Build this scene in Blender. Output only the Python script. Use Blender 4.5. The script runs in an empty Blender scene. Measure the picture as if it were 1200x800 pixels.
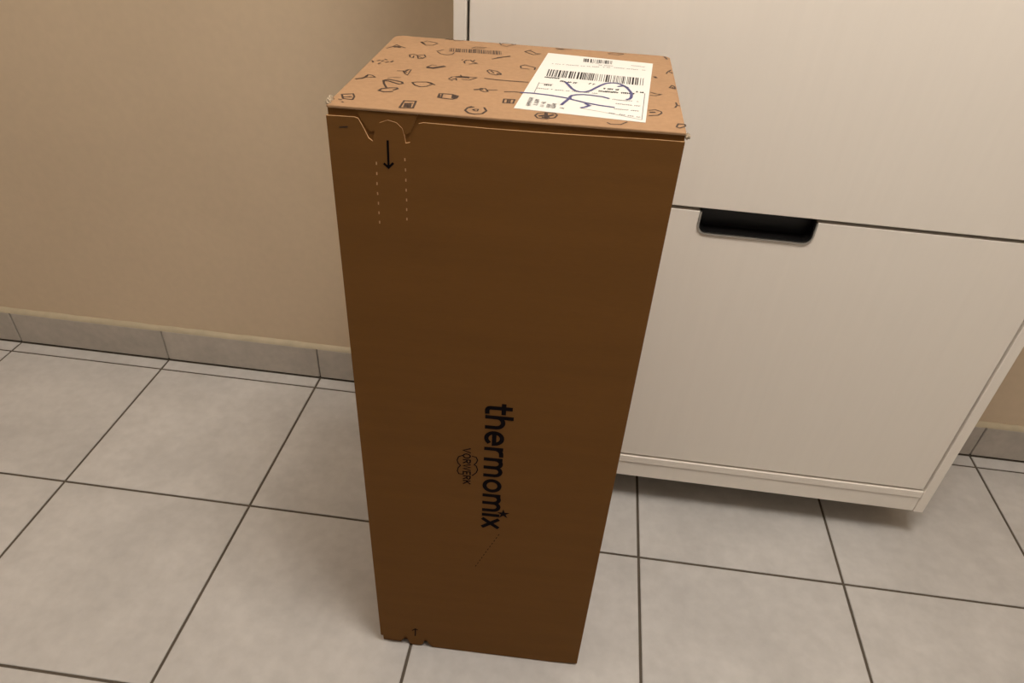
import bpy, bmesh, math, random
from mathutils import Vector, Matrix
R = random.Random(7)
scene = bpy.context.scene

# ------------------------------------------------------------------ camera
cam_d = bpy.data.cameras.new('camera')
cam = bpy.data.objects.new('camera', cam_d)
scene.collection.objects.link(cam)
scene.camera = cam
cam_d.sensor_fit = 'HORIZONTAL'
cam_d.sensor_width = 36.0
cam_d.lens = 836.85 / 1200 * 36
cam_d.shift_y = 61.36 / 1200
cam_d.clip_start = 0.02
f_ = Vector((-0.06266095, 0.77844892, -0.62457256))
r_ = Vector((0.99102169, 0.12258906, 0.05336605))
u_ = Vector((-0.1181085, 0.61562099, 0.77914131))
m_ = Matrix((r_, u_, -f_)).transposed().to_4x4()
m_.translation = Vector((0.03808, -1.17031, 1.12659))
cam.matrix_world = m_

# ------------------------------------------------------------------ world, lamp, exposure
world = bpy.data.worlds.new('world')
scene.world = world
world.use_nodes = True
world.node_tree.nodes['Background'].inputs[0].default_value = (1.0, 0.90, 0.80, 1)
world.node_tree.nodes['Background'].inputs[1].default_value = 0.10

lamp_d = bpy.data.lights.new('overhead_light', 'POINT')
lamp_d.shadow_soft_size = 0.26
lamp_d.energy = 71
lamp_d.color = (1.0, 0.925, 0.85)
lamp = bpy.data.objects.new('overhead_light', lamp_d)
lamp.location = (0.38, -0.80, 2.30)
scene.collection.objects.link(lamp)

# weak fill light, added to lift the wall and floor on the left
fill_light_d = lamp_d.copy()
fill_light_d.energy = 16
fill_light = bpy.data.objects.new('overhead_light', fill_light_d)
fill_light.location = (-1.55, -0.50, 2.30)
scene.collection.objects.link(fill_light)

vs = scene.view_settings
vs.view_transform = 'Standard'
vs.look = 'None'
vs.exposure = 0.0
vs.gamma = 1.0
vs.use_curve_mapping = False

# ------------------------------------------------------------------ helpers
def srgb(r, g, b):
    def c(v):
        v /= 255.0
        return v / 12.92 if v <= 0.04045 else ((v + 0.055) / 1.055) ** 2.4
    return (c(r), c(g), c(b), 1.0)

def material(name, col, rough=0.6, var=0.0, scale=8.0, stretch=(1, 1, 1), metallic=0.0, bump=0.0, detail=4.0,
             tint=0.0, col2=None, fine=0.0, fine_scale=120.0, spec=0.5):
    """One principled surface: base colour broken up by noise, fine relief by bump."""
    m = bpy.data.materials.new(name)
    m.use_nodes = True
    nt = m.node_tree
    N, L = nt.nodes, nt.links
    b = N['Principled BSDF']
    b.inputs['Roughness'].default_value = rough
    b.inputs['Metallic'].default_value = metallic
    b.inputs['Specular IOR Level'].default_value = spec
    b.inputs['Base Color'].default_value = col
    if var or bump or tint or fine:
        tc = N.new('ShaderNodeTexCoord')
        mp = N.new('ShaderNodeMapping')
        mp.inputs['Scale'].default_value = stretch
        oi = N.new('ShaderNodeObjectInfo')
        mul = N.new('ShaderNodeMath'); mul.operation = 'MULTIPLY'; mul.inputs[1].default_value = 37.0
        L.new(oi.outputs['Random'], mul.inputs[0])
        L.new(mul.outputs[0], mp.inputs['Location'])
        L.new(tc.outputs['Object'], mp.inputs['Vector'])
        no = N.new('ShaderNodeTexNoise')
        no.inputs['Scale'].default_value = scale
        no.inputs['Detail'].default_value = detail
        no.inputs['Roughness'].default_value = 0.6
        L.new(mp.outputs['Vector'], no.inputs['Vector'])
        mix = N.new('ShaderNodeMixRGB')
        mix.inputs['Color1'].default_value = [c * (1 - var) for c in col[:3]] + [1]
        mix.inputs['Color2'].default_value = ([c * (1 + var) for c in col[:3]] + [1]) if col2 is None else col2
        mr = N.new('ShaderNodeMapRange')
        mr.inputs['From Min'].default_value = 0.30
        mr.inputs['From Max'].default_value = 0.70
        L.new(no.outputs['Fac'], mr.inputs['Value'])
        L.new(mr.outputs['Result'], mix.inputs['Fac'])
        out = mix.outputs['Color']
        if fine:
            n2 = N.new('ShaderNodeTexNoise')
            n2.inputs['Scale'].default_value = fine_scale
            n2.inputs['Detail'].default_value = 3.0
            L.new(mp.outputs['Vector'], n2.inputs['Vector'])
            hv = N.new('ShaderNodeHueSaturation')
            mf = N.new('ShaderNodeMapRange')
            mf.inputs['From Min'].default_value = 0.3; mf.inputs['From Max'].default_value = 0.7
            mf.inputs['To Min'].default_value = 1 - fine; mf.inputs['To Max'].default_value = 1 + fine
            L.new(n2.outputs['Fac'], mf.inputs['Value'])
            L.new(mf.outputs['Result'], hv.inputs['Value'])
            L.new(out, hv.inputs['Color'])
            out = hv.outputs['Color']
        if tint:
            hv = N.new('ShaderNodeHueSaturation')
            mt = N.new('ShaderNodeMapRange')
            mt.inputs['To Min'].default_value = 1 - tint; mt.inputs['To Max'].default_value = 1 + tint
            L.new(oi.outputs['Random'], mt.inputs['Value'])
            L.new(mt.outputs['Result'], hv.inputs['Value'])
            L.new(out, hv.inputs['Color'])
            out = hv.outputs['Color']
        L.new(out, b.inputs['Base Color'])
        if bump:
            bp = N.new('ShaderNodeBump')
            bp.inputs['Strength'].default_value = bump
            bp.inputs['Distance'].default_value = 0.002
            L.new(no.outputs['Fac'], bp.inputs['Height'])
            L.new(bp.outputs['Normal'], b.inputs['Normal'])
    return m

M = dict(
    wall=material('wall_paint', srgb(206, 186, 159), 0.75, 0.03, 3.0, bump=0.10, fine=0.02, fine_scale=60),
    ceiling=material('ceiling_paint', srgb(240, 236, 228), 0.8, 0.01, 3.0),
    tile=material('floor_tile', srgb(188, 186, 184), 0.42, 0.10, 7.0, detail=7, tint=0.025, fine=0.05, fine_scale=45),
    grout=material('grout', srgb(84, 76, 66), 0.9, 0.15, 30.0),
    skirt=material('baseboard_tile', srgb(178, 170, 160), 0.5, 0.10, 12.0, detail=6, tint=0.03, fine=0.05, fine_scale=60),
    sealant=material('sealant', srgb(178, 166, 142), 0.6, 0.08, 30.0, bump=0.2),
    cream=material('cream_laminate', srgb(243, 236, 226), 0.45, 0.010, 6.0, stretch=(14, 14, 0.7), detail=5),
    carcass=material('carcass_board', srgb(196, 186, 166), 0.6, 0.03, 6.0),
    black=material('black_plastic', srgb(16, 15, 15), 0.4),
    chrome=material('brushed_metal', srgb(190, 188, 182), 0.3, metallic=1.0),
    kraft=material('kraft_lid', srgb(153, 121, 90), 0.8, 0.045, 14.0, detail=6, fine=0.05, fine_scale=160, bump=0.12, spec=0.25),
    kraft_front_shaded=material('kraft_front_shaded', srgb(116, 79, 37), 0.85, 0.05, 5.0, stretch=(1, 1, 9), detail=5, fine=0.03, fine_scale=120, bump=0.15, spec=0.2),  # brown kraft made darker than the lid, with the front's shade in its colour
    kraft_edge=material('kraft_cut_edge', srgb(190, 150, 104), 0.9, 0.15, 160.0),
    fibre=material('torn_paper', srgb(168, 152, 130), 0.9, 0.15, 150.0),
    ink=material('printing_ink', srgb(54, 36, 24), 0.7),
    ink_dark=material('black_printing_ink', srgb(14, 9, 13), 0.9, spec=0.1),
    paper=material('label_paper', srgb(212, 210, 204), 0.5, 0.012, 20.0),
    bar=material('label_print', srgb(40, 37, 36), 0.8, spec=0.2),
    grey=material('grey_label_print', srgb(112, 110, 110), 0.6),
    pale=material('pale_label_print', srgb(214, 213, 214), 0.6),
    pen=material('blue_pen_ink', srgb(62, 62, 112), 0.5),
)

def obj(name, verts, faces, mat, parent=None, smooth=False, mats=None, fm=None):
    me = bpy.data.meshes.new(name)
    me.from_pydata([tuple(v) for v in verts], [], faces)
    for q in ([mat] if mats is None else mats):
        me.materials.append(q)
    if fm:
        for p, i in zip(me.polygons, fm):
            p.material_index = i
    if smooth:
        for p in me.polygons:
            p.use_smooth = True
    me.update()
    o = bpy.data.objects.new(name, me)
    scene.collection.objects.link(o)
    if parent is not None:
        o.parent = parent
    return o

def box_geo(x0, x1, y0, y1, z0, z1, c=0.0):
    """A box with a small chamfer c on the edges of every face."""
    if c <= 0:
        v = [(x, y, z) for z in (z0, z1) for y in (y0, y1) for x in (x0, x1)]
        return v, [(0, 2, 3, 1), (4, 5, 7, 6), (0, 1, 5, 4), (2, 6, 7, 3), (0, 4, 6, 2), (1, 3, 7, 5)]
    v, idx = [], {}
    X, Y, Z = (x0, x1), (y0, y1), (z0, z1)
    for i in (0, 1):
        for j in (0, 1):
            for k in (0, 1):
                sx, sy, sz = (1 - 2 * i) * c, (1 - 2 * j) * c, (1 - 2 * k) * c
                for a, p in enumerate([(X[i], Y[j] + sy, Z[k] + sz), (X[i] + sx, Y[j], Z[k] + sz), (X[i] + sx, Y[j] + sy, Z[k])]):
                    idx[i, j, k, a] = len(v); v.append(p)
    f = []
    for s in (0, 1):
        q = [idx[s, 0, 0, 0], idx[s, 0, 1, 0], idx[s, 1, 1, 0], idx[s, 1, 0, 0]]; f.append(q[::-1] if s else q)
        q = [idx[0, s, 0, 1], idx[1, s, 0, 1], idx[1, s, 1, 1], idx[0, s, 1, 1]]; f.append(q[::-1] if s else q)
        q = [idx[0, 0, s, 2], idx[0, 1, s, 2], idx[1, 1, s, 2], idx[1, 0, s, 2]]; f.append(q[::-1] if s else q)
    for a in (0, 1):
        for b in (0, 1):
            f.append([idx[0, a, b, 1], idx[1, a, b, 1], idx[1, a, b, 2], idx[0, a, b, 2]])
            f.append([idx[a, 0, b, 0], idx[a, 1, b, 0], idx[a, 1, b, 2], idx[a, 0, b, 2]])
            f.append([idx[a, b, 0, 0], idx[a, b, 1, 0], idx[a, b, 1, 1], idx[a, b, 0, 1]])
    for i in (0, 1):
        for j in (0, 1):
            for k in (0, 1):
                f.append([idx[i, j, k, a] for a in (0, 1, 2)])
    cen = Vector(((x0 + x1) / 2, (y0 + y1) / 2, (z0 + z1) / 2))
    g = []
    for q in f:
        p = [Vector(v[i]) for i in q]
        n = (p[1] - p[0]).cross(p[2] - p[0])
        mid = sum(p, Vector()) / len(p)
        g.append(tuple(q) if n.dot(mid - cen) > 0 else tuple(reversed(q)))
    return v, g

def box(name, x0, x1, y0, y1, z0, z1, mat, parent=None, c=0.0):
    v, f = box_geo(x0, x1, y0, y1, z0, z1, c)
    return obj(name, v, f, mat, parent)

def empty(name, loc=(0, 0, 0)):
    o = bpy.data.objects.new(name, None)
    o.empty_display_size = 0.05
    o.location = loc
    scene.collection.objects.link(o)
    return o

def adopt(child, parent):
    child.parent = parent
    child.matrix_parent_inverse = Matrix.Translation(-parent.location)

# ------------------------------------------------------------------ floor of separate tiles on a grout bed
YW, T, JX, JY, G = 0.219, 0.40, -0.163, -0.2327, 0.0052
FX0, FX1, FY0 = -2.6, 3.0, -2.9
fv, ff = box_geo(FX0, FX1, FY0, YW, -0.06, -0.0022)
floor = obj('floor', fv, ff, M['grout']); floor['kind'] = 'structure'

def tile_mesh(name, wx, wy):
    c, dz = 0.0018, 0.0011
    v = []
    for i, z in ((0.0, -0.008), (0.0, -dz), (c * 0.4, -dz * 0.3), (c, 0.0)):
        v += [(i, i, z), (wx - i, i, z), (wx - i, wy - i, z), (i, wy - i, z)]
    f = [(12, 13, 14, 15)]
    for r in range(3):
        for k in range(4):
            a, b = r * 4 + k, r * 4 + (k + 1) % 4
            f.append((a, b, b + 4, a + 4))
    me = bpy.data.meshes.new(name)
    me.from_pydata(v, [], f)
    me.materials.append(M['tile'])
    return me
meshes = {}
def add_tile(x0, x1, y0, y1):
    key = (round(x1 - x0, 4), round(y1 - y0, 4))
    if key not in meshes:
        meshes[key] = tile_mesh('tile', *key)
    o = bpy.data.objects.new('tile', meshes[key])
    o.location = (x0, y0, R.uniform(-0.0003, 0.0))
    o.parent = floor
    scene.collection.objects.link(o)
kx0 = math.floor((FX0 - JX) / T); kx1 = math.ceil((FX1 - JX) / T)
ky0 = math.floor((FY0 - JY) / T)
for kx in range(kx0, kx1):
    x0, x1 = max(FX0, JX + kx * T) + G / 2, min(FX1, JX + kx * T + T) - G / 2
    for ky in range(ky0, 2):
        y0, y1 = max(FY0, JY + ky * T) + G / 2, min(YW - 0.012, JY + ky * T + T) - G / 2
        if y1 - y0 > 0.01 and x1 - x0 > 0.01:
            add_tile(x0, x1, y0, y1)

# ------------------------------------------------------------------ wall and its tiled baseboard
wall = box('wall_back', FX0, FX1, YW, YW + 0.12, -0.06, 2.6, M['wall']); wall['kind'] = 'structure'
for nm, x0, x1, y0, y1, z0, z1 in (('wall_left', FX0 - 0.12, FX0, FY0, YW + 0.12, -0.06, 2.6), ('wall_right', FX1, FX1 + 0.12, FY0, YW + 0.12, -0.06, 2.6),
                                   ('ceiling', FX0 - 0.12, FX1 + 0.12, FY0, YW + 0.12, 2.6, 2.7)):
    o = box(nm, x0, x1, y0, y1, z0, z1, M['ceiling' if nm == 'ceiling' else 'wall']); o['kind'] = 'structure'
BH = 0.0885
bb = box('baseboard_back', FX0, FX1, YW - 0.004, YW, 0.0, BH, M['grout']); bb['kind'] = 'structure'
sk = {}
for kx in range(kx0, kx1):
    x0, x1 = max(FX0, JX + kx * T) + 0.0014, min(FX1, JX + kx * T + T) - 0.0014
    if x1 - x0 < 0.02:
        continue
    w = round(x1 - x0, 4)
    if w not in sk:
        v, f = box_geo(0, w, -0.0115, -0.0035, 0.0010, BH, 0.0016)
        me = bpy.data.meshes.new('skirting_tile'); me.from_pydata(v, [], f); me.materials.append(M['skirt']); sk[w] = me
    o = bpy.data.objects.new('skirting_tile', sk[w])
    o.location = (x0, YW, 0); o.parent = bb
    scene.collection.objects.link(o)
# sloping bead of filler on top of the skirting tiles
v, f = [], []
n = 280
for i in range(n + 1):
    x = FX0 + (FX1 - FX0) * i / n
    j = R.uniform(-0.0008, 0.0008)
    v += [(x, YW - 0.0112, BH - 0.0012), (x, YW - 0.0100 + j, BH + 0.0030 + j), (x, YW - 0.0045, BH + 0.0068 + j), (x, YW + 0.0005, BH + 0.0088 + 1.5 * j)]
    if i:
        a = (i - 1) * 4
        f += [(a + k, a + 4 + k, a + 5 + k, a + 1 + k) for k in range(3)]
obj('filler_bead', v, f, M['sealant'], bb, smooth=True)

# ------------------------------------------------------------------ cabinet
YC = -0.0912
CX0, CX1, CZ0, CZ1 = -0.166, 0.800, 0.080, 2.02
cab = empty('cabinet', ((CX0 + CX1) / 2, (YC + YW) / 2, 0))
cab['label'] = 'tall cream cabinet with door above a drawer, standing behind the cardboard box'
cab['category'] = 'cabinet'
YB = YW - 0.013
def cpart(name, *a, c=0.0012, parent=None):
    v, f = box_geo(*a[:6], c)
    o = obj(name, v, f, a[6])
    if parent is None:
        adopt(o, cab)
    else:
        o.parent = parent
    return o
DX0, DX1 = -0.1432, CX1 - 0.0228
cpart('side_panel', CX0, CX0 + 0.0185, YC, YB, CZ0, CZ1, M['cream'])
cpart('side_panel', CX1 - 0.0185, CX1, YC, YB, CZ0, CZ1, M['cream'])
cpart('top_panel', CX0 + 0.019, CX1 - 0.019, YC + 0.001, YB, CZ1 - 0.02, CZ1, M['cream'])
cpart('back_panel', CX0 + 0.019, CX1 - 0.019, YB - 0.006, YB, CZ0 + 0.03, CZ1 - 0.021, M['carcass'])
cpart('middle_shelf', CX0 + 0.019, CX1 - 0.019, YC + 0.040, YB - 0.007, 0.650, 0.668, M['carcass'])
cpart('bottom_panel', CX0 + 0.019, CX1 - 0.019, YC + 0.0005, YB - 0.007, 0.1190, 0.1365, M['cream'])
cpart('base_rail', CX0 + 0.019, CX1 - 0.019, YC + 0.0025, YC + 0.024, CZ0, 0.1185, M['cream'])
cpart('plinth', CX0 + 0.02, CX1 - 0.02, YC + 0.090, YC + 0.108, 0.0, 0.118, M['carcass'])
cpart('door', DX0, DX1, YC, YC + 0.019, 0.6735, CZ1 - 0.023, M['cream'])
# drawer front with a rounded pocket cut out of its top edge
PZ1, PZ0 = 0.6672, 0.6335
PX0, PX1, PR = 0.2295, 0.4045, 0.012
def pocket_path(grow=0.0, n=7):
    x0, x1, z0, r = PX0 - grow, PX1 + grow, PZ0 - grow, PR + grow
    p = [(x0, PZ1)]
    for i in range(n + 1):
        a = math.pi + i / n * math.pi / 2
        p.append((x0 + r + r * math.cos(a), z0 + r + r * math.sin(a)))
    for i in range(n + 1):
        a = 1.5 * math.pi + i / n * math.pi / 2
        p.append((x1 - r + r * math.cos(a), z0 + r + r * math.sin(a)))
    return p + [(x1, PZ1)]
def prism_y(name, poly, y0, y1, mat, parent=None, mats=None):
    n = len(poly)
    v = [(x, y0, z) for x, z in poly] + [(x, y1, z) for x, z in poly]
    f = [tuple(range(n)), tuple(reversed(range(n, 2 * n)))] + [(i, n + i, n + (i + 1) % n, (i + 1) % n) for i in range(n)]
    return obj(name, v, f, mat, parent)
DZ0 = 0.1412
poly = [(DX0, DZ0), (DX1, DZ0), (DX1, PZ1)] + list(reversed(pocket_path(0.0033))) + [(DX0, PZ1)]
drawer = prism_y('drawer', poly, YC + 0.0022, YC + 0.021, M['cream']); adopt(drawer, cab)
bev = drawer.modifiers.new('edge', 'BEVEL'); bev.width = 0.0005; bev.segments = 1; bev.limit_method = 'ANGLE'
# dark lining of the pocket: a thin shell along the cut, and a back
def shell(name, g0, g1, y0, y1, mat):
    a, b = pocket_path(g0), pocket_path(g1)
    n = len(a)
    v = [(x, y0, z) for x, z in a] + [(x, y0, z) for x, z in b] + [(x, y1, z) for x, z in a] + [(x, y1, z) for x, z in b]
    f = []
    for i in range(n - 1):
        f += [(i, i + 1, n + i + 1, n + i), (2 * n + i, 3 * n + i, 3 * n + i + 1, 2 * n + i + 1),
              (i, 2 * n + i, 2 * n + i + 1, i + 1), (n + i, n + i + 1, 3 * n + i + 1, 3 * n + i)]
    f += [(0, n, 3 * n, 2 * n), (n - 1, 3 * n - 1, 4 * n - 1, 2 * n - 1)]
    return obj(name, v, f, mat)
h_ = prism_y('handle', pocket_path(0.0), YC + 0.0285, YC + 0.031, M['black'])
h_.parent = drawer; h_.matrix_parent_inverse = Matrix.Identity(4)
hl = shell('handle_lining', -0.0006, 0.0006, YC + 0.003, YC + 0.0285, M['black']); hl.parent = drawer
hr = shell('handle_rim', 0.0006, 0.0032, YC - 0.0002, YC + 0.018, M['chrome']); hr.parent = drawer
hr['label'] = 'thin bright metal rim around the black handle pocket'

# ------------------------------------------------------------------ the cardboard box
B0, B1 = Vector((-0.2141, -0.4935, 0.0)), Vector((0.1262, -0.4871, 0.0))
T0, T1 = Vector((-0.2124, -0.4959, 0.9078)), Vector((0.1297, -0.4794, 0.9078))
T2, T3 = Vector((0.1281, -0.1898, 0.9078)), Vector((-0.2180, -0.2043, 0.9078))
B2, B3 = B1 + (T2 - T1), B0 + (T3 - T0)
W, D, H = 0.3425, 0.2900, 0.9078
def bil(a, b, c, d, s, t):
    return a * ((1 - s) * (1 - t)) + b * (s * (1 - t)) + c * (s * t) + d * ((1 - s) * t)
NF = (B1 - B0).cross(T0 - B0).normalized()          # outward normal of the front
def front(s, t, off=0.0):
    return bil(B0, B1, T1, T0, s, t) + NF * off
def top(s, t, off=0.0):
    return bil(T0, T1, T2, T3, s, t) + Vector((0, 0, off))

carton = empty('cardboard_box', (-0.044, -0.344, 0))
carton['label'] = 'tall brown cardboard box standing on floor tiles, white address label on its lid'
carton['category'] = 'box'

def ribbon(lines, width, sx, sy, fn, off, name, mat, parent):
    """Printed or drawn strokes as flat strips on a face; lines hold (s, t), widths are metres."""
    v, f = [], []
    for line in lines:
        p = [Vector((s * sx, t * sy)) for s, t in line]
        p = [q for i, q in enumerate(p) if i == 0 or (q - p[i - 1]).length > 1e-5]
        if len(p) < 2:
            continue
        closed = (p[0] - p[-1]).length < 1e-5
        n = len(p)
        base = len(v)
        for i in range(n):
            if closed:
                a, b = p[i - 1 if i else n - 2], p[i + 1 if i < n - 1 else 1]
            else:
                a, b = p[max(i - 1, 0)], p[min(i + 1, n - 1)]
            d0 = (p[i] - a); d1 = (b - p[i])
            d0 = d0.normalized() if d0.length else d1.normalized()
            d1 = d1.normalized() if d1.length else d0
            d = d0 + d1
            d = d.normalized() if d.length > 1e-3 else d0
            nn = Vector((-d.y, d.x))
            k = 1.0 / max(0.55, abs(nn.dot(Vector((-d0.y, d0.x)))))
            q = p[i].copy()
            if not closed and i == 0: q = q - d1 * width * 0.35
            if not closed and i == n - 1: q = q + d0 * width * 0.35
            for sgn in (1, -1):
                e = q + nn * (sgn * width / 2 * k)
                v.append(fn(e.x / sx, e.y / sy, off))
            if i:
                a_ = base + 2 * (i - 1)
                f.append((a_ + 1, a_ + 3, a_ + 2, a_))
    return obj(name, v, f, mat, parent)

def plate(name, poly, fn, o0, o1, mats, parent, nx=8, ny=18):
    """A sheet cut to an outline of (s, t), gridded so that it follows the face; its cut edges take the second material."""
    bm = bmesh.new()
    bm.faces.new([bm.verts.new((s, t, 0)) for s, t in poly])
    ss = [p[0] for p in poly]; ts = [p[1] for p in poly]
    for lo, hi, n, ax in ((min(ss), max(ss), nx, 0), (min(ts), max(ts), ny, 1)):
        for i in range(1, n):
            c = [0, 0, 0]; c[ax] = lo + (hi - lo) * i / n
            d = [0, 0, 0]; d[ax] = 1
            bmesh.ops.bisect_plane(bm, geom=bm.verts[:] + bm.edges[:] + bm.faces[:], dist=1e-6, plane_co=c, plane_no=d)
    bmesh.ops.triangulate(bm, faces=[q for q in bm.faces if len(q.verts) > 4])
    bm.verts.index_update()
    p2 = [(q.co.x, q.co.y) for q in bm.verts]
    n = len(p2)
    v = [fn(s, t, o1) for s, t in p2] + [fn(s, t, o0) for s, t in p2]
    f, fm = [], []
    for q in bm.faces:
        k = [x.index for x in q.verts]
        f += [tuple(k), tuple(n + x for x in reversed(k))]; fm += [0, 0]
        for l in q.loops:
            if len(l.edge.link_faces) == 1:
                a_, b_ = l.vert.index, l.link_loop_next.vert.index
                f.append((n + a_, n + b_, b_, a_)); fm.append(1)
    bm.free()
    o = obj(name, v, f, None, None, mats=mats, fm=fm)
    adopt(o, parent)
    return o
def sub(o, parent):
    o.parent = parent
    return o

TH = 0.0036

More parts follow.
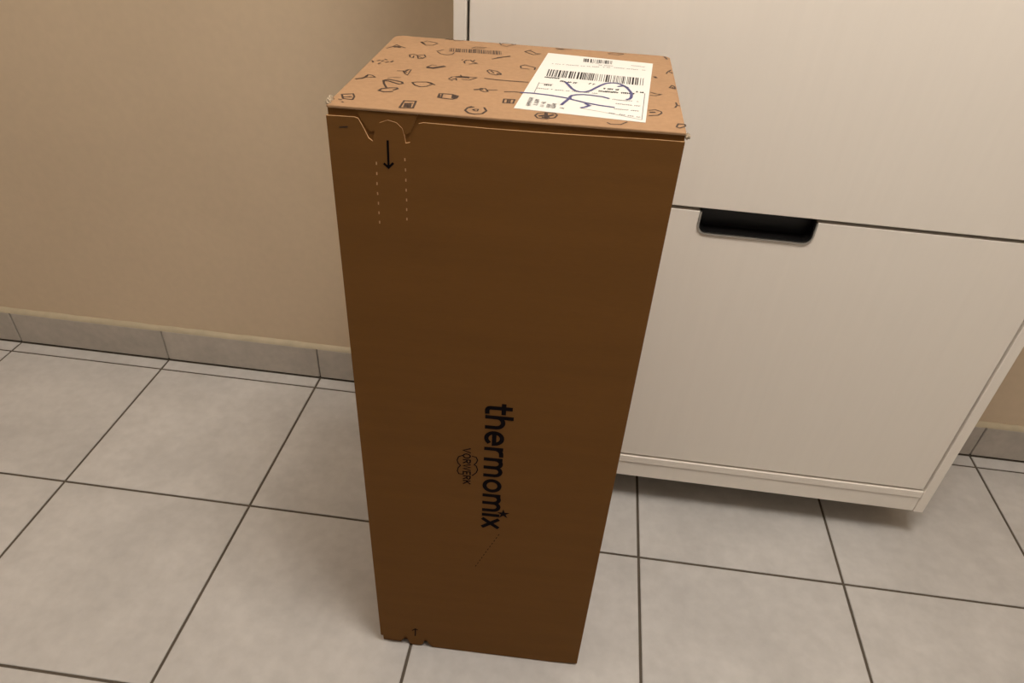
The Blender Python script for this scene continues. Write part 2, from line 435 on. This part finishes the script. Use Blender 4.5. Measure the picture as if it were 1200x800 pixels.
# prints and cut outlines in fractions of the face they are on (lid: right, back; front: right, up)
DATA = {
 "doodle":[[1.6,[[[0.0173,0.1187], [0.0462,0.134], [0.0565,0.1064], [0.0597,0.071], [0.0314,0.0743], [0.0173,0.1187]],[[0.0286,0.0916], [0.0495,0.1005]],[[0.0215,0.0652], [0.0299,0.0618]],[[0.0379,0.0395], [0.0413,0.0358]]]],[2.4,[[[0.0145,0.3085], [0.0282,0.3201], [0.0359,0.3368], [0.0361,0.3583]]]],[1.2,[[[0.0359,0.3368], [0.0362,0.3727], [0.0507,0.3676], [0.0652,0.3467], [0.039,0.3379]]]],[2.0,[[[0.0967,0.3151], [0.1078,0.3327], [0.129,0.3258], [0.1544,0.3134], [0.1596,0.2946], [0.1502,0.2847], [0.1311,0.2989], [0.1118,0.3132], [0.099,0.3117]],[[0.0967,0.3151], [0.1063,0.277], [0.1215,0.2352]],[[0.1083,0.1918], [0.1126,0.2165], [0.1317,0.2319], [0.1528,0.2387], [0.1577,0.2298], [0.1487,0.2112]],[[0.1083,0.1918], [0.1262,0.1822], [0.1488,0.1919]]]], [0.8,[[[0.1022,0.352], [0.1185,0.3618], [0.139,0.3673]]]],[1.6,[[[0.008,0.5621], [0.0161,0.5408]],[[0.0243,0.5679], [0.0299,0.5781]],[[0.0359,0.5272], [0.0398,0.5381]],[[0.0387,0.5634], [0.0427,0.5746]],[[0.0419,0.5988], [0.0523,0.5862]],[[0.0536,0.551], [0.0609,0.5649]],[[0.0694,0.5631], [0.0729,0.5806]]]],[1.4,[[[0.0146,0.7613], [0.0302,0.8039], [0.0356,0.8338], [0.0512,0.8119], [0.0735,0.7929]]]],[3.5,[[[0.0361,0.7932], [0.0435,0.8034], [0.0527,0.7941]]]],[1.3,[[[0.1126,0.4506], [0.1302,0.4567], [0.1416,0.4234], [0.1535,0.4054], [0.1516,0.4793]],[[0.1302,0.4567], [0.1459,0.4367]],[[0.1352,0.466], [0.146,0.4819]],[[0.1345,0.4432], [0.1433,0.4688]]]],[1.8,[[[0.2023,0.0269], [0.2012,0.1028], [0.2342,0.107], [0.2388,0.0321], [0.2023,0.0269]],[[0.2101,0.0757], [0.2134,0.0394]],[[0.2144,0.0771], [0.2191,0.0411]],[[0.22,0.0764], [0.2239,0.0391]],[[0.2243,0.0777], [0.2296,0.0409]],[[0.208,0.0751], [0.2282,0.0813]]]],[1.4,[[[0.1074,0.6903], [0.1196,0.7035], [0.1327,0.6911], [0.1553,0.708], [0.1642,0.677], [0.1581,0.6495], [0.1446,0.6445], [0.1359,0.6836]],[[0.1074,0.6903], [0.1156,0.6558], [0.1262,0.6512], [0.124,0.6793]],[[0.1413,0.6737], [0.1542,0.6615]]]],[1.1,[[[0.1074,0.9094], [0.1182,0.9137], [0.126,0.9362], [0.1577,0.9195], [0.1696,0.9049], [0.1577,0.8717], [0.1345,0.8627], [0.1211,0.8859], [0.1074,0.9094]]]],[2.5,[[[0.1126,0.9018], [0.1235,0.8831]]]],[2.5,[[[0.1868,0.994], [0.2064,0.9938]]]],[1.0,[[[0.2045,1.0071], [0.2229,0.9745], [0.2406,0.9874], [0.2541,1.0028]]]],[1.2,[[[0.185,0.7845], [0.1947,0.7935], [0.2045,0.8099]],[[0.1886,0.7733], [0.2049,0.7404], [0.228,0.7333], [0.244,0.7497], [0.2473,0.7775]]]],[1.4,[[[0.296,0.8743], [0.3065,0.8971], [0.3438,0.9039]],[[0.3069,0.8636], [0.3386,0.8832]]]],[1.1,[[[0.1924,0.5322], [0.2039,0.5678], [0.2193,0.5638]]]],[4.5,[[[0.1971,0.5291], [0.2145,0.5244], [0.2435,0.5612]]]],[1.4,[[[0.2878,0.6715], [0.2902,0.6808]],[[0.3045,0.628], [0.2979,0.6502], [0.3023,0.6768], [0.3154,0.6816], [0.3253,0.6601], [0.3299,0.6868]],[[0.3298,0.6535], [0.3437,0.642], [0.3196,0.622]]]],[1.6,[[[0.3845,0.7254], [0.4383,0.7921]],[[0.3982,0.751], [0.4388,0.787]]]],[1.4,[[[0.387,0.5459], [0.3936,0.5638], [0.4196,0.5495], [0.4358,0.52], [0.4217,0.497], [0.3995,0.512], [0.387,0.5459]],[[0.3987,0.55], [0.412,0.5239]]]],[2.6,[[[0.425,0.5147], [0.4359,0.5094]]]],[1.3,[[[0.2837,0.3989], [0.2912,0.4274], [0.3156,0.4459], [0.3669,0.4414], [0.3483,0.4034]],[[0.2959,0.3958], [0.3066,0.4138]],[[0.3246,0.4054], [0.3483,0.4034]],[[0.2837,0.3989], [0.2981,0.3809]],[[0.313,0.4598], [0.3185,0.4396]],[[0.305,0.4132], [0.3106,0.3865]]]],[3.2,[[[0.3041,0.4318], [0.3208,0.4331], [0.3412,0.4313]]]],[1.8,[[[0.3921,0.4426], [0.4251,0.4349], [0.4723,0.4335], [0.5293,0.4353]]]],[1.6,[[[0.1849,0.3166], [0.1976,0.3278], [0.2256,0.3371], [0.2486,0.3171], [0.2435,0.3085], [0.2344,0.2852], [0.2171,0.2729], [0.1984,0.287], [0.1849,0.3166]],[[0.2256,0.3371], [0.238,0.3315], [0.2545,0.3108]]]],[2.6,[[[0.3795,0.2896], [0.4005,0.303]]]],[1.3,[[[0.3931,0.31], [0.4088,0.3151], [0.4211,0.2792], [0.4105,0.2731], [0.3958,0.2882]],[[0.4142,0.2968], [0.4455,0.3069]]]],[1.6,[[[0.2875,0.1664], [0.2853,0.2098], [0.2944,0.2127], [0.2974,0.1633], [0.2875,0.1664]],[[0.2888,0.1919], [0.2902,0.171]],[[0.2974,0.1633], [0.3308,0.1589], [0.341,0.1745], [0.3421,0.1999], [0.3227,0.214], [0.2944,0.2127]]]],[2.6,[[[0.3273,0.204], [0.3302,0.1736]],[[0.3338,0.2023], [0.335,0.1726]]]],[1.8,[[[0.3949,0.0968], [0.3862,0.0824], [0.3826,0.0525], [0.395,0.0279], [0.4139,0.02], [0.4333,0.0314], [0.4414,0.0644], [0.4315,0.0962]],[[0.3905,0.0838], [0.4015,0.0929]]]],[1.2,[[[0.4019,0.0663], [0.4094,0.0548], [0.4044,0.0706], [0.416,0.0741]],[[0.4094,0.0548], [0.4155,0.0544]],[[0.4169,0.0548], [0.4175,0.0745]]]],[1.3,[[[0.3819,0.9977], [0.3913,0.9624], [0.4121,0.9474], [0.4286,0.9769], [0.4404,0.9971]],[[0.3832,0.9845], [0.4027,1.0039], [0.4308,0.9953]]]],[1.3,[[[0.4827,0.8843], [0.496,0.9079], [0.5084,0.8941], [0.5214,0.8715], [0.5404,0.8695], [0.516,0.8423], [0.5038,0.8558], [0.4827,0.8843]],[[0.496,0.9079], [0.5027,0.9197]]]],[2.4,[[[0.5892,0.9794], [0.6143,0.9795]]]],[1.0,[[[0.592,0.9633], [0.6451,0.9818]]]],[1.4,[[[0.5364,0.6138], [0.5376,0.6462], [0.5226,0.657], [0.4998,0.6734], [0.4872,0.6525], [0.4916,0.6219], [0.5186,0.6155]]]],[1.4,[[[0.4695,0.2934], [0.4978,0.3025], [0.5256,0.2982]]]],[1.6,[[[0.4766,0.2069], [0.4779,0.1641], [0.5071,0.1671], [0.5078,0.2104], [0.4766,0.2069]],[[0.4889,0.2008], [0.49,0.1703]],[[0.4952,0.2003], [0.4963,0.1698]]]],[1.5,[[[0.579,0.0544], [0.5848,0.0787], [0.6078,0.0959], [0.632,0.0963], [0.6406,0.0783], [0.6347,0.0485], [0.6119,0.0307], [0.5881,0.0315], [0.579,0.0544]]]],[3.0,[[[0.5924,0.055], [0.6052,0.0655]],[[0.6084,0.0858], [0.6112,0.0416]],[[0.6146,0.0593], [0.6286,0.077]],[[0.6021,0.0444], [0.6168,0.0488]]]],[1.4,[[[0.7764,0.9641], [0.7994,0.984], [0.8317,0.9738]],[[0.7788,0.9494], [0.8132,0.9513], [0.8317,0.9693]]]],[2.2,[[[0.9792,0.9804], [0.9868,0.9438]]]],[1.6,[[[0.9744,0.7088], [0.9825,0.7466], [0.9926,0.7306], [0.9943,0.7216]],[[0.9847,0.7473], [0.9923,0.7697]]]],[3.0,[[[0.9336,0.6475], [0.9375,0.6358]]]],[1.5,[[[0.976,0.5116], [0.9857,0.5443], [0.9932,0.5293], [0.9938,0.5003], [0.9778,0.507]],[[0.9845,0.5178], [0.9881,0.5087]]]],[1.2,[[[0.9125,0.4302], [0.9279,0.4155], [0.9476,0.4105], [0.9271,0.391], [0.9113,0.3908]]]],[1.6,[[[0.9866,0.3234], [0.9889,0.2937], [0.9817,0.2661]],[[0.9889,0.2937], [0.9955,0.2882]]]],[1.4,[[[0.9022,0.2082], [0.9213,0.2212], [0.9375,0.2045], [0.9387,0.1878], [0.9266,0.1616], [0.9005,0.1483]]]],[2.6,[[[0.906,0.1879], [0.909,0.1888]],[[0.9147,0.1905], [0.9177,0.1914]]]],[1.6,[[[0.9767,0.0657], [0.9814,0.0867], [0.9993,0.0853], [0.9999,0.0658], [0.9826,0.0441], [0.9742,0.052], [0.9767,0.0657]]]],[1.3,[[[0.7819,0.042], [0.7909,0.0276], [0.8192,0.0332], [0.8372,0.0646]]]]],"label":[[0.5139,0.1141], [0.8885,0.0707], [0.9336,0.8465], [0.5653,0.8895]],"barcode_top":[[0.2265,0.7875], [0.4112,0.8032], [0.4033,0.8634], [0.2206,0.8454]],"lab_small":[[0.6929,0.7866], [0.794,0.7823], [0.7956,0.8379], [0.6924,0.842]],"lab_main":[[0.5802,0.5336], [0.8929,0.5047], [0.8981,0.6082], [0.5825,0.6335]],"pen":[[[0.6466,0.4688], [0.656,0.4376], [0.6686,0.3927], [0.68,0.3702], [0.6935,0.3594], [0.7117,0.3631], [0.7269,0.3854], [0.742,0.4255], [0.7574,0.4644], [0.7733,0.4949], [0.7895,0.5073], [0.8059,0.5104], [0.8195,0.501], [0.8329,0.478], [0.8434,0.4431], [0.851,0.4059], [0.8532,0.3743], [0.8511,0.3356], [0.8463,0.3174], [0.838,0.3107]],[[0.6467,0.1911], [0.6559,0.2294], [0.6659,0.2688]],[[0.7829,0.3057], [0.7647,0.3207], [0.7335,0.3275], [0.7075,0.3298], [0.687,0.3211], [0.672,0.3059], [0.6667,0.2855], [0.6697,0.2619], [0.6895,0.2499], [0.7153,0.2339], [0.756,0.2168], [0.7986,0.2065]],[[0.7047,0.1721], [0.7167,0.1854], [0.7286,0.2065], [0.7157,0.2202]],[[0.5204,0.2952], [0.559,0.2971], [0.6111,0.2886], [0.6659,0.2688]],[[0.8124,0.4667], [0.8275,0.4808], [0.8414,0.4627]]],"lab_lines":[[[0.5645,0.4414], [0.5582,0.3074]],[[0.8948,0.4048], [0.8785,0.0944]],[[0.7048,0.1683], [0.7964,0.1338], [0.8785,0.0944]],[[0.5627,0.4293], [0.6081,0.4308]]],"lab_text_dark":[[[0.5784,0.5185], [0.6253,0.5154]],[[0.6298,0.4794], [0.6899,0.4671]],[[0.7221,0.4755], [0.7385,0.4695]],[[0.5769,0.416], [0.6064,0.4145]],[[0.7687,0.4254], [0.8219,0.425]],[[0.7532,0.3895], [0.8165,0.3883], [0.8639,0.3906]],[[0.8697,0.4185], [0.8908,0.4144]]],"lab_text_pale":[[[0.5772,0.7204], [0.696,0.7204], [0.7942,0.729]],[[0.7942,0.7343], [0.8578,0.7306], [0.9097,0.7307]],[[0.8585,0.7893], [0.9099,0.7809]],[[0.6226,0.3602], [0.7485,0.3578]],[[0.7958,0.2994], [0.8778,0.2945]],[[0.8061,0.2521], [0.8767,0.2441]],[[0.8011,0.1918], [0.8755,0.1857]],[[0.7119,0.7798], [0.7471,0.7763]],[[0.7475,0.7548], [0.7941,0.7555]],[[0.7866,0.1402], [0.8742,0.1202]],[[0.5646,0.3632], [0.6278,0.3619]]],"lab_text_grey":[[[0.5552,0.2442], [0.551,0.1386]],[[0.574,0.2299], [0.5716,0.1602]],[[0.5945,0.2263], [0.5922,0.1474]],[[0.6117,0.192], [0.6098,0.1414]],[[0.6265,0.1965], [0.6224,0.1376]],[[0.6505,0.1652], [0.649,0.1456]]],"tab_arrow":[[[0.1702,0.967], [0.1689,0.9385]],[[0.157,0.9418], [0.1688,0.9379], [0.1819,0.943]]],"perf_l":[[0.1336,0.9428], [0.1333,0.9341], [0.1307,0.912], [0.1323,0.9007], [0.1315,0.8891], [0.132,0.8774], [0.1318,0.8727]],"perf_r":[[0.2174,0.9496], [0.2182,0.9411], [0.2183,0.9314], [0.2179,0.9215], [0.2179,0.9103], [0.2181,0.9001], [0.2171,0.8897], [0.2168,0.8803], [0.2165,0.872]],"top_prof":[[-0.0053,0.989], [0.0788,0.9895], [0.0894,0.9884], [0.1036,0.9782], [0.1154,0.9684], [0.1269,0.9653], [0.1302,0.9715], [0.1341,0.9781], [0.1485,0.9856], [0.1733,0.9891], [0.1974,0.987], [0.213,0.9815], [0.2187,0.9735], [0.2212,0.966], [0.2334,0.9672], [0.2452,0.9774], [0.2596,0.9878], [0.2731,0.9892], [0.45,0.9885], [0.6402,0.9888], [0.782,0.9897], [0.9229,0.9907], [0.9981,0.9908]],"tongue":[[0.0833,0.9975], [0.1046,0.9833], [0.1184,0.9756], [0.1288,0.9759], [0.2205,0.975], [0.2343,0.9771], [0.2575,0.9967]],"bot_prof":[[-0.0042,0.0218], [0.0056,0.0215], [0.0569,0.011], [0.1102,0.0138], [0.1244,0.031], [0.1489,0.0046], [0.162,0.0032], [0.1819,0.0029], [0.2018,0.0046], [0.2153,0.0092], [0.2261,0.032], [0.2419,0.0137], [0.2612,0.0011], [0.3008,-0.0004], [0.3649,-0.0035], [0.5409,-0.0035], [0.7382,-0.0053], [0.8687,-0.0038], [0.9957,0.007]],"bot_arrow":[[[0.176,0.0331], [0.1787,0.0555]],[[0.1627,0.05], [0.1788,0.0561], [0.1895,0.0532]]],"scratch":[[0.5626,0.3487], [0.5366,0.3253], [0.5089,0.3006], [0.4836,0.2767], [0.4629,0.2578]],"mark":[[0.0352,0.9778], [0.0573,0.9789]],"logo":[[0.4815,0.6163], [0.4859,0.3621], [0.5265,0.6184], [0.5773,0.598], [0.5537,0.5632], [0.5014,0.6173]],"vor":[[0.4022,0.5292], [0.4049,0.4563], [0.4317,0.5307], [0.4356,0.458]],"vor_arc":[[[0.3999,0.5146], [0.3843,0.5112], [0.3788,0.5043], [0.3832,0.4979], [0.3927,0.4939], [0.3835,0.4889], [0.38,0.4819], [0.3867,0.4762], [0.4012,0.4762]],[[0.4382,0.5148], [0.4539,0.5134], [0.4593,0.5078], [0.4547,0.5024], [0.4463,0.4982], [0.4551,0.4957], [0.4606,0.4885], [0.456,0.4822], [0.4405,0.4753]]],"star":[[0.5759,0.3952], [0.554,0.4002], [0.5938,0.4025], [0.5662,0.382], [0.5831,0.409]]}

# body: the inner carton behind the front sheet, its edges slightly rounded
ins = Vector(NF) * -(TH + 0.0006)
lift = Vector((0, 0, 0.027))
c8 = [B0 + ins, B1 + ins, B2, B3, T0 + ins, T1 + ins, T2, T3]
c8 = [p + (Vector((0, 0, -0.0028)) if i > 3 else lift) for i, p in enumerate(c8)]
body = obj('body', c8, [(3, 2, 1, 0), (4, 5, 6, 7), (0, 1, 5, 4), (1, 2, 6, 5), (2, 3, 7, 6), (3, 0, 4, 7)], M['kraft_front_shaded'])
adopt(body, carton)
bm_ = body.modifiers.new('edge', 'BEVEL'); bm_.width = 0.002; bm_.segments = 2

# folded bottom flaps: the base slab set back from the front, and two flaps that show under the front sheet
back = (B3 - B0).normalized() * 0.010
c8 = [B0 + back, B1 + back, B2, B3]
c8 = [p + Vector((0, 0, z)) for z in (0.0, 0.0268) for p in c8]
adopt(obj('bottom_flap', c8, [(3, 2, 1, 0), (4, 5, 6, 7), (0, 1, 5, 4), (1, 2, 6, 5), (2, 3, 7, 6), (3, 0, 4, 7)], M['kraft_front_shaded']), carton)
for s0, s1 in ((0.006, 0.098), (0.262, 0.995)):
    plate('bottom_flap', [(s0, 0.0), (s1, 0.0), (s1 + (0.01 if s1 < 0.5 else 0), 0.03), (s0, 0.03)], front, -TH - 0.004, -TH - 0.0008, [M['kraft_front_shaded'], M['kraft_edge']], carton, ny=2)

# front sheet with its notched top and bottom edges
tp = DATA['top_prof']; bp = [[s, max(t, 0.0022)] for s, t in DATA['bot_prof']]
bp[0][0] = -0.002; bp[-1][0] = 1.0; tp[0][0] = -0.001; tp[-1][0] = 1.0
outline = bp + list(reversed(tp))
sheet = plate('front_panel', outline, front, -TH, 0.0, [M['kraft_front_shaded'], M['kraft_edge']], carton)

# lid: top sheet folded over the front edge, with soft corners
lt = 0.0024
def lid_outline():
    p = []
    r = 0.010
    for (cs, ct, a0) in ((0, 0, 180), (1, 0, 270), (1, 1, 0), (0, 1, 90)):
        rr = r * (0.35 if ct == 0 else 1.0)
        for i in range(5):
            a = math.radians(a0 + i * 22.5)
            cx = (rr if cs == 0 else W - rr) + rr * math.cos(a)
            cy = (rr if ct == 0 else D - rr) + rr * math.sin(a)
            p.append((cx / W, cy / D))
    return p
lo = lid_outline(); n = len(lo)
v, f = [], []
rings = ((0.0, -lt), (0.0, -0.0010), (0.0003, -0.0003), (0.0010, 0.0))
for inset, dz in rings:
    for s, t in lo:
        v.append(top(0.5 + (s - 0.5) * (1 - 2 * inset / W), 0.5 + (t - 0.5) * (1 - 2 * inset / D), dz))
f.append(tuple(range(3 * n, 4 * n))); f.append(tuple(reversed(range(n))))
for r in range(3):
    f += [(r * n + i, r * n + (i + 1) % n, (r + 1) * n + (i + 1) % n, (r + 1) * n + i) for i in range(n)]
lid = obj('lid', v, f, M['kraft']); adopt(lid, carton)
flap = plate('tuck_flap', [(0.004, 0.92), (0.996, 0.92), (0.996, 0.9972), (0.004, 0.9972)], front, -TH - 0.0002, -TH + 0.0018, [M['kraft_front_shaded'], M['kraft_edge']], carton)
tg = DATA['tongue']
tongue = plate('flap_tongue', [(tg[0][0], 0.9968)] + tg[1:4] + tg[4:6] + [(tg[6][0], 0.9968)], front, -TH + 0.0019, -TH + 0.0028, [M['kraft_front_shaded'], M['kraft_edge']], carton)

# prints on the lid
LP = Matrix.Identity(4)
for wd, lines in DATA['doodle']:
    o = ribbon(lines, wd * 0.00115, W, D, top, 0.00025, 'printed_icon', M['ink'], None); sub(o, lid)

def quad_fn(q):
    a, b, c, d = [Vector(p) for p in q]
    return lambda s, t: bil(a, b, c, d, s, t)
def bars(q, n, seed, off, name, mat, parent, dense=0.55):
    rr = random.Random(seed)
    g = quad_fn(q)
    ws = [rr.choice((1, 1, 1, 2, 2, 3)) for _ in range(2 * n)]
    tot = sum(ws)
    v, f = [], []
    x = 0
    for i, w_ in enumerate(ws):
        if i % 2 == 0:
            a, b = x / tot, (x + w_) / tot
            k = len(v)
            for s, t in ((a, 0), (b, 0), (b, 1), (a, 1)):
                p = g(s, t); v.append(top(p.x, p.y, off))
            f.append((k, k + 1, k + 2, k + 3))
        x += w_
    return obj(name, v, f, mat, parent)
def lsub(o, parent):
    o.parent = parent
    return o
lsub(bars(DATA['barcode_top'], 34, 3, 0.00026, 'printed_barcode', M['ink'], None), lid)

# address label stuck on the lid, with its print and the pen marks on it
lab = plate('shipping_label', DATA['label'], top, 0.0, 0.0004, [M['paper'], M['paper']], carton)
lab['label'] = 'white paper address label with barcodes and blue pen scribble'
bars_small = lsub(bars(DATA['lab_small'], 17, 5, 0.00055, 'barcode', M['bar'], None), lab)
bars_main = lsub(bars(DATA['lab_main'], 46, 11, 0.00055, 'barcode', M['bar'], None), lab)
def words_on(lines, h, name, mat, seed, stroke=0.0009):
    """Illegible small print: a row of short uneven strokes along each line."""
    rr = random.Random(seed)
    for line in lines:
        segs = []
        p = [Vector((s * W, t * D)) for s, t in line]
        for a, b in zip(p, p[1:]):
            L_ = (b - a).length
            d = (b - a) / L_
            nrm = Vector((-d.y, d.x))
            x = 0.0
            while x < L_ - 0.001:
                if rr.random() < 0.82:
                    q = a + d * x
                    e = [q - nrm * h * 0.5, q + nrm * h * rr.choice((0.3, 0.5, 0.5)), q + d * 0.0012 + nrm * h * rr.choice((-.4, 0, .4))]
                    segs.append([(k.x / W, k.y / D) for k in e])
                x += 0.0021
        o = lsub(ribbon(segs, stroke, W, D, top, 0.00055, name, mat, None), lab)
        o['kind'] = 'stuff'
words_on(DATA['lab_text_dark'], 0.0044, 'printed_text', M['bar'], 1, 0.0014)
words_on(DATA['lab_text_pale'], 0.0024, 'printed_text', M['grey'], 2)
words_on(DATA['lab_text_grey'], 0.0040, 'printed_text', M['grey'], 3)
for line in DATA['lab_lines']:
    lsub(ribbon([line], 0.0008, W, D, top, 0.00055, 'frame_line', M['grey'], None), lab)
lsub(ribbon(DATA['pen'], 0.0032, W, D, top, 0.0007, 'pen_scribble', M['pen'], None), lab)

# prints and cuts on the front sheet
OFF = 0.0003
def fsub(o):
    return lsub(o, sheet)
fsub(ribbon([DATA['tab_arrow'][:2], DATA['tab_arrow'][2:]] if len(DATA['tab_arrow']) > 2 else DATA['tab_arrow'], 0.0022, W, H, front, OFF, 'printed_arrow', M['ink_dark'], None))
fsub(ribbon(DATA['bot_arrow'], 0.0020, W, H, front, OFF, 'printed_arrow', M['ink_dark'], None))
def dashes(path, step, ln):
    p = [Vector((s * W, t * H)) for s, t in path]
    out, acc = [], 0.0
    for a, b in zip(p, p[1:]):
        L_ = (b - a).length; d = (b - a) / L_
        x = (step - acc) % step
        while x < L_:
            q = a + d * x; e = q + d * ln
            out.append([(q.x / W, q.y / H), (e.x / W, e.y / H)])
            x += step
        acc = (acc + L_) % step
    return out
for k in ('perf_l', 'perf_r'):
    fsub(ribbon(dashes(DATA[k], 0.0105, 0.0022), 0.0012, W, H, front, OFF, 'perforation', M['kraft_edge'], None))
fsub(ribbon(dashes(DATA['scratch'], 0.0075, 0.0030), 0.0010, W, H, front, OFF, 'scratch', M['ink_dark'], None))
fsub(ribbon([DATA['mark']], 0.0012, W, H, front, OFF, 'scuff_mark', M['ink'], None))

# lettering: strokes in units of the letter height, x along the line, y up
def arc(cx, cy, r, a0, a1, n=10, ry=None):
    ry = r if ry is None else ry
    return [(cx + r * math.cos(math.radians(a0 + (a1 - a0) * i / n)), cy + ry * math.sin(math.radians(a0 + (a1 - a0) * i / n))) for i in range(n + 1)]
GL = {
    't': (0.56, [[(0.22, 1.28), (0.22, 0.25)] + arc(0.40, 0.25, 0.18, 180, 280, 6, 0.17) + [(0.54, 0.09)], [(0.0, 0.92), (0.54, 0.92)]]),
    'h': (0.86, [[(0.1, 1.36), (0.1, 0.08)], [(0.1, 0.55)] + arc(0.43, 0.58, 0.33, 180, 0, 10, 0.34) + [(0.76, 0.08)]]),
    'e': (0.94, [[(0.14, 0.50), (0.84, 0.50)] + arc(0.47, 0.50, 0.38, 0, 315, 18, 0.41)]),
    'r': (0.58, [[(0.1, 0.92), (0.1, 0.08)], [(0.1, 0.52)] + arc(0.46, 0.55, 0.36, 180, 85, 7, 0.36) + [(0.56, 0.91)]]),
    'm': (1.38, [[(0.1, 0.92), (0.1, 0.08)], [(0.1, 0.58)] + arc(0.39, 0.60, 0.29, 180, 0, 10, 0.32) + [(0.68, 0.08)], [(0.68, 0.58)] + arc(0.97, 0.60, 0.29, 180, 0, 10, 0.32) + [(1.26, 0.08)]]),
    'o': (0.98, [arc(0.49, 0.50, 0.39, 0, 360, 22, 0.41)]),
    'i': (0.22, [[(0.11, 0.92), (0.11, 0.08)]]),
    'x': (0.80, [[(0.08, 0.92), (0.72, 0.08)], [(0.72, 0.92), (0.08, 0.08)]]),
    'V': (0.66, [[(0.0, 1.0), (0.33, 0.0), (0.66, 1.0)]]),
    'O': (0.74, [arc(0.37, 0.5, 0.33, 0, 360, 18, 0.5)]),
    'R': (0.62, [[(0.06, 0.0), (0.06, 1.0), (0.32, 1.0)] + arc(0.32, 0.76, 0.26, 90, -90, 8, 0.24) + [(0.06, 0.52)], [(0.30, 0.52), (0.60, 0.0)]]),
    'W': (0.98, [[(0.0, 1.0), (0.25, 0.0), (0.49, 1.0), (0.73, 0.0), (0.98, 1.0)]]),
    'E': (0.52, [[(0.50, 1.0), (0.06, 1.0), (0.06, 0.0), (0.50, 0.0)], [(0.06, 0.5), (0.44, 0.5)]]),
    'K': (0.60, [[(0.06, 0.0), (0.06, 1.0)], [(0.58, 1.0), (0.06, 0.42)], [(0.22, 0.60), (0.60, 0.0)]]),
}
def lettering(text, s0, t0, s1, t1, height, gap, stroke, name):
    """The line runs down the front from (s0, t0) to (s1, t1); letter tops point to the box's right."""
    total = sum(GL[c][0] for c in text) + gap * (len(text) - 1)
    a, b = Vector((s0 * W, t0 * H)), Vector((s1 * W, t1 * H))
    d = (b - a).normalized(); k = (b - a).length / total
    up = Vector((-d.y, d.x))
    lines, x, dots = [], 0.0, []
    for c in text:
        w_, st = GL[c]
        for line in st:
            q = [a + d * ((x + px) * k) + up * (py * height) for px, py in line]
            lines.append([(e.x / W, e.y / H) for e in q])
        x += w_ + gap
    return fsub(ribbon(lines, stroke, W, H, front, OFF, name, M['ink_dark'], None))
lg = DATA['logo']
lettering('thermomix', lg[0][0], lg[0][1], lg[1][0], lg[1][1], 0.0252, 0.16, 0.0058, 'printed_name')
vr = DATA['vor']
lettering('VORWERK', vr[0][0], vr[0][1], vr[1][0], vr[1][1], 0.0094, 0.20, 0.0018, 'printed_name')
fsub(ribbon(DATA['vor_arc'], 0.0015, W, H, front, OFF, 'printed_emblem', M['ink_dark'], None))
# the star over the letter i
sc_ = Vector((sum(p[0] for p in DATA['star']) / 5 * W, sum(p[1] for p in DATA['star']) / 5 * H))
v = []
for i in range(10):
    a = math.radians(20 + i * 36); r = 0.0098 if i % 2 == 0 else 0.0036
    v.append(front((sc_.x + r * math.cos(a)) / W, (sc_.y + r * math.sin(a)) / H, OFF))
v.append(front(sc_.x / W, sc_.y / H, OFF))
fsub(obj('printed_star', v, [(i, (i + 1) % 10, 10) for i in range(10)], M['ink_dark']))

# torn, crumpled paper at the two front corners of the lid
def tuft(c, rx, ry, rz, seed, n=9, m=6):
    rr = random.Random(seed)
    v, f = [], []
    for j in range(m + 1):
        th = math.pi * j / m
        for i in range(n):
            ph = 2 * math.pi * i / n
            k = rr.uniform(0.62, 1.2)
            v.append(c + Vector((rx * k * math.sin(th) * math.cos(ph), ry * k * math.sin(th) * math.sin(ph), rz * k * math.cos(th))))
    for j in range(m):
        for i in range(n):
            f.append((j * n + i, (j + 1) * n + i, (j + 1) * n + (i + 1) % n, j * n + (i + 1) % n))
    return v, f
for c, r3, sd in ((T0 + Vector((0.0015, 0.006, 0.0005)), (0.0026, 0.004, 0.0040), 4), (T0 + Vector((0.0008, 0.015, 0.0010)), (0.0028, 0.005, 0.0035), 14), (T1 + Vector((0.0015, 0.003, -0.004)), (0.0028, 0.0035, 0.0034), 9)):
    v, f = tuft(c, *r3, sd)
    adopt(obj('torn_corner', v, f, M['fibre']), carton)
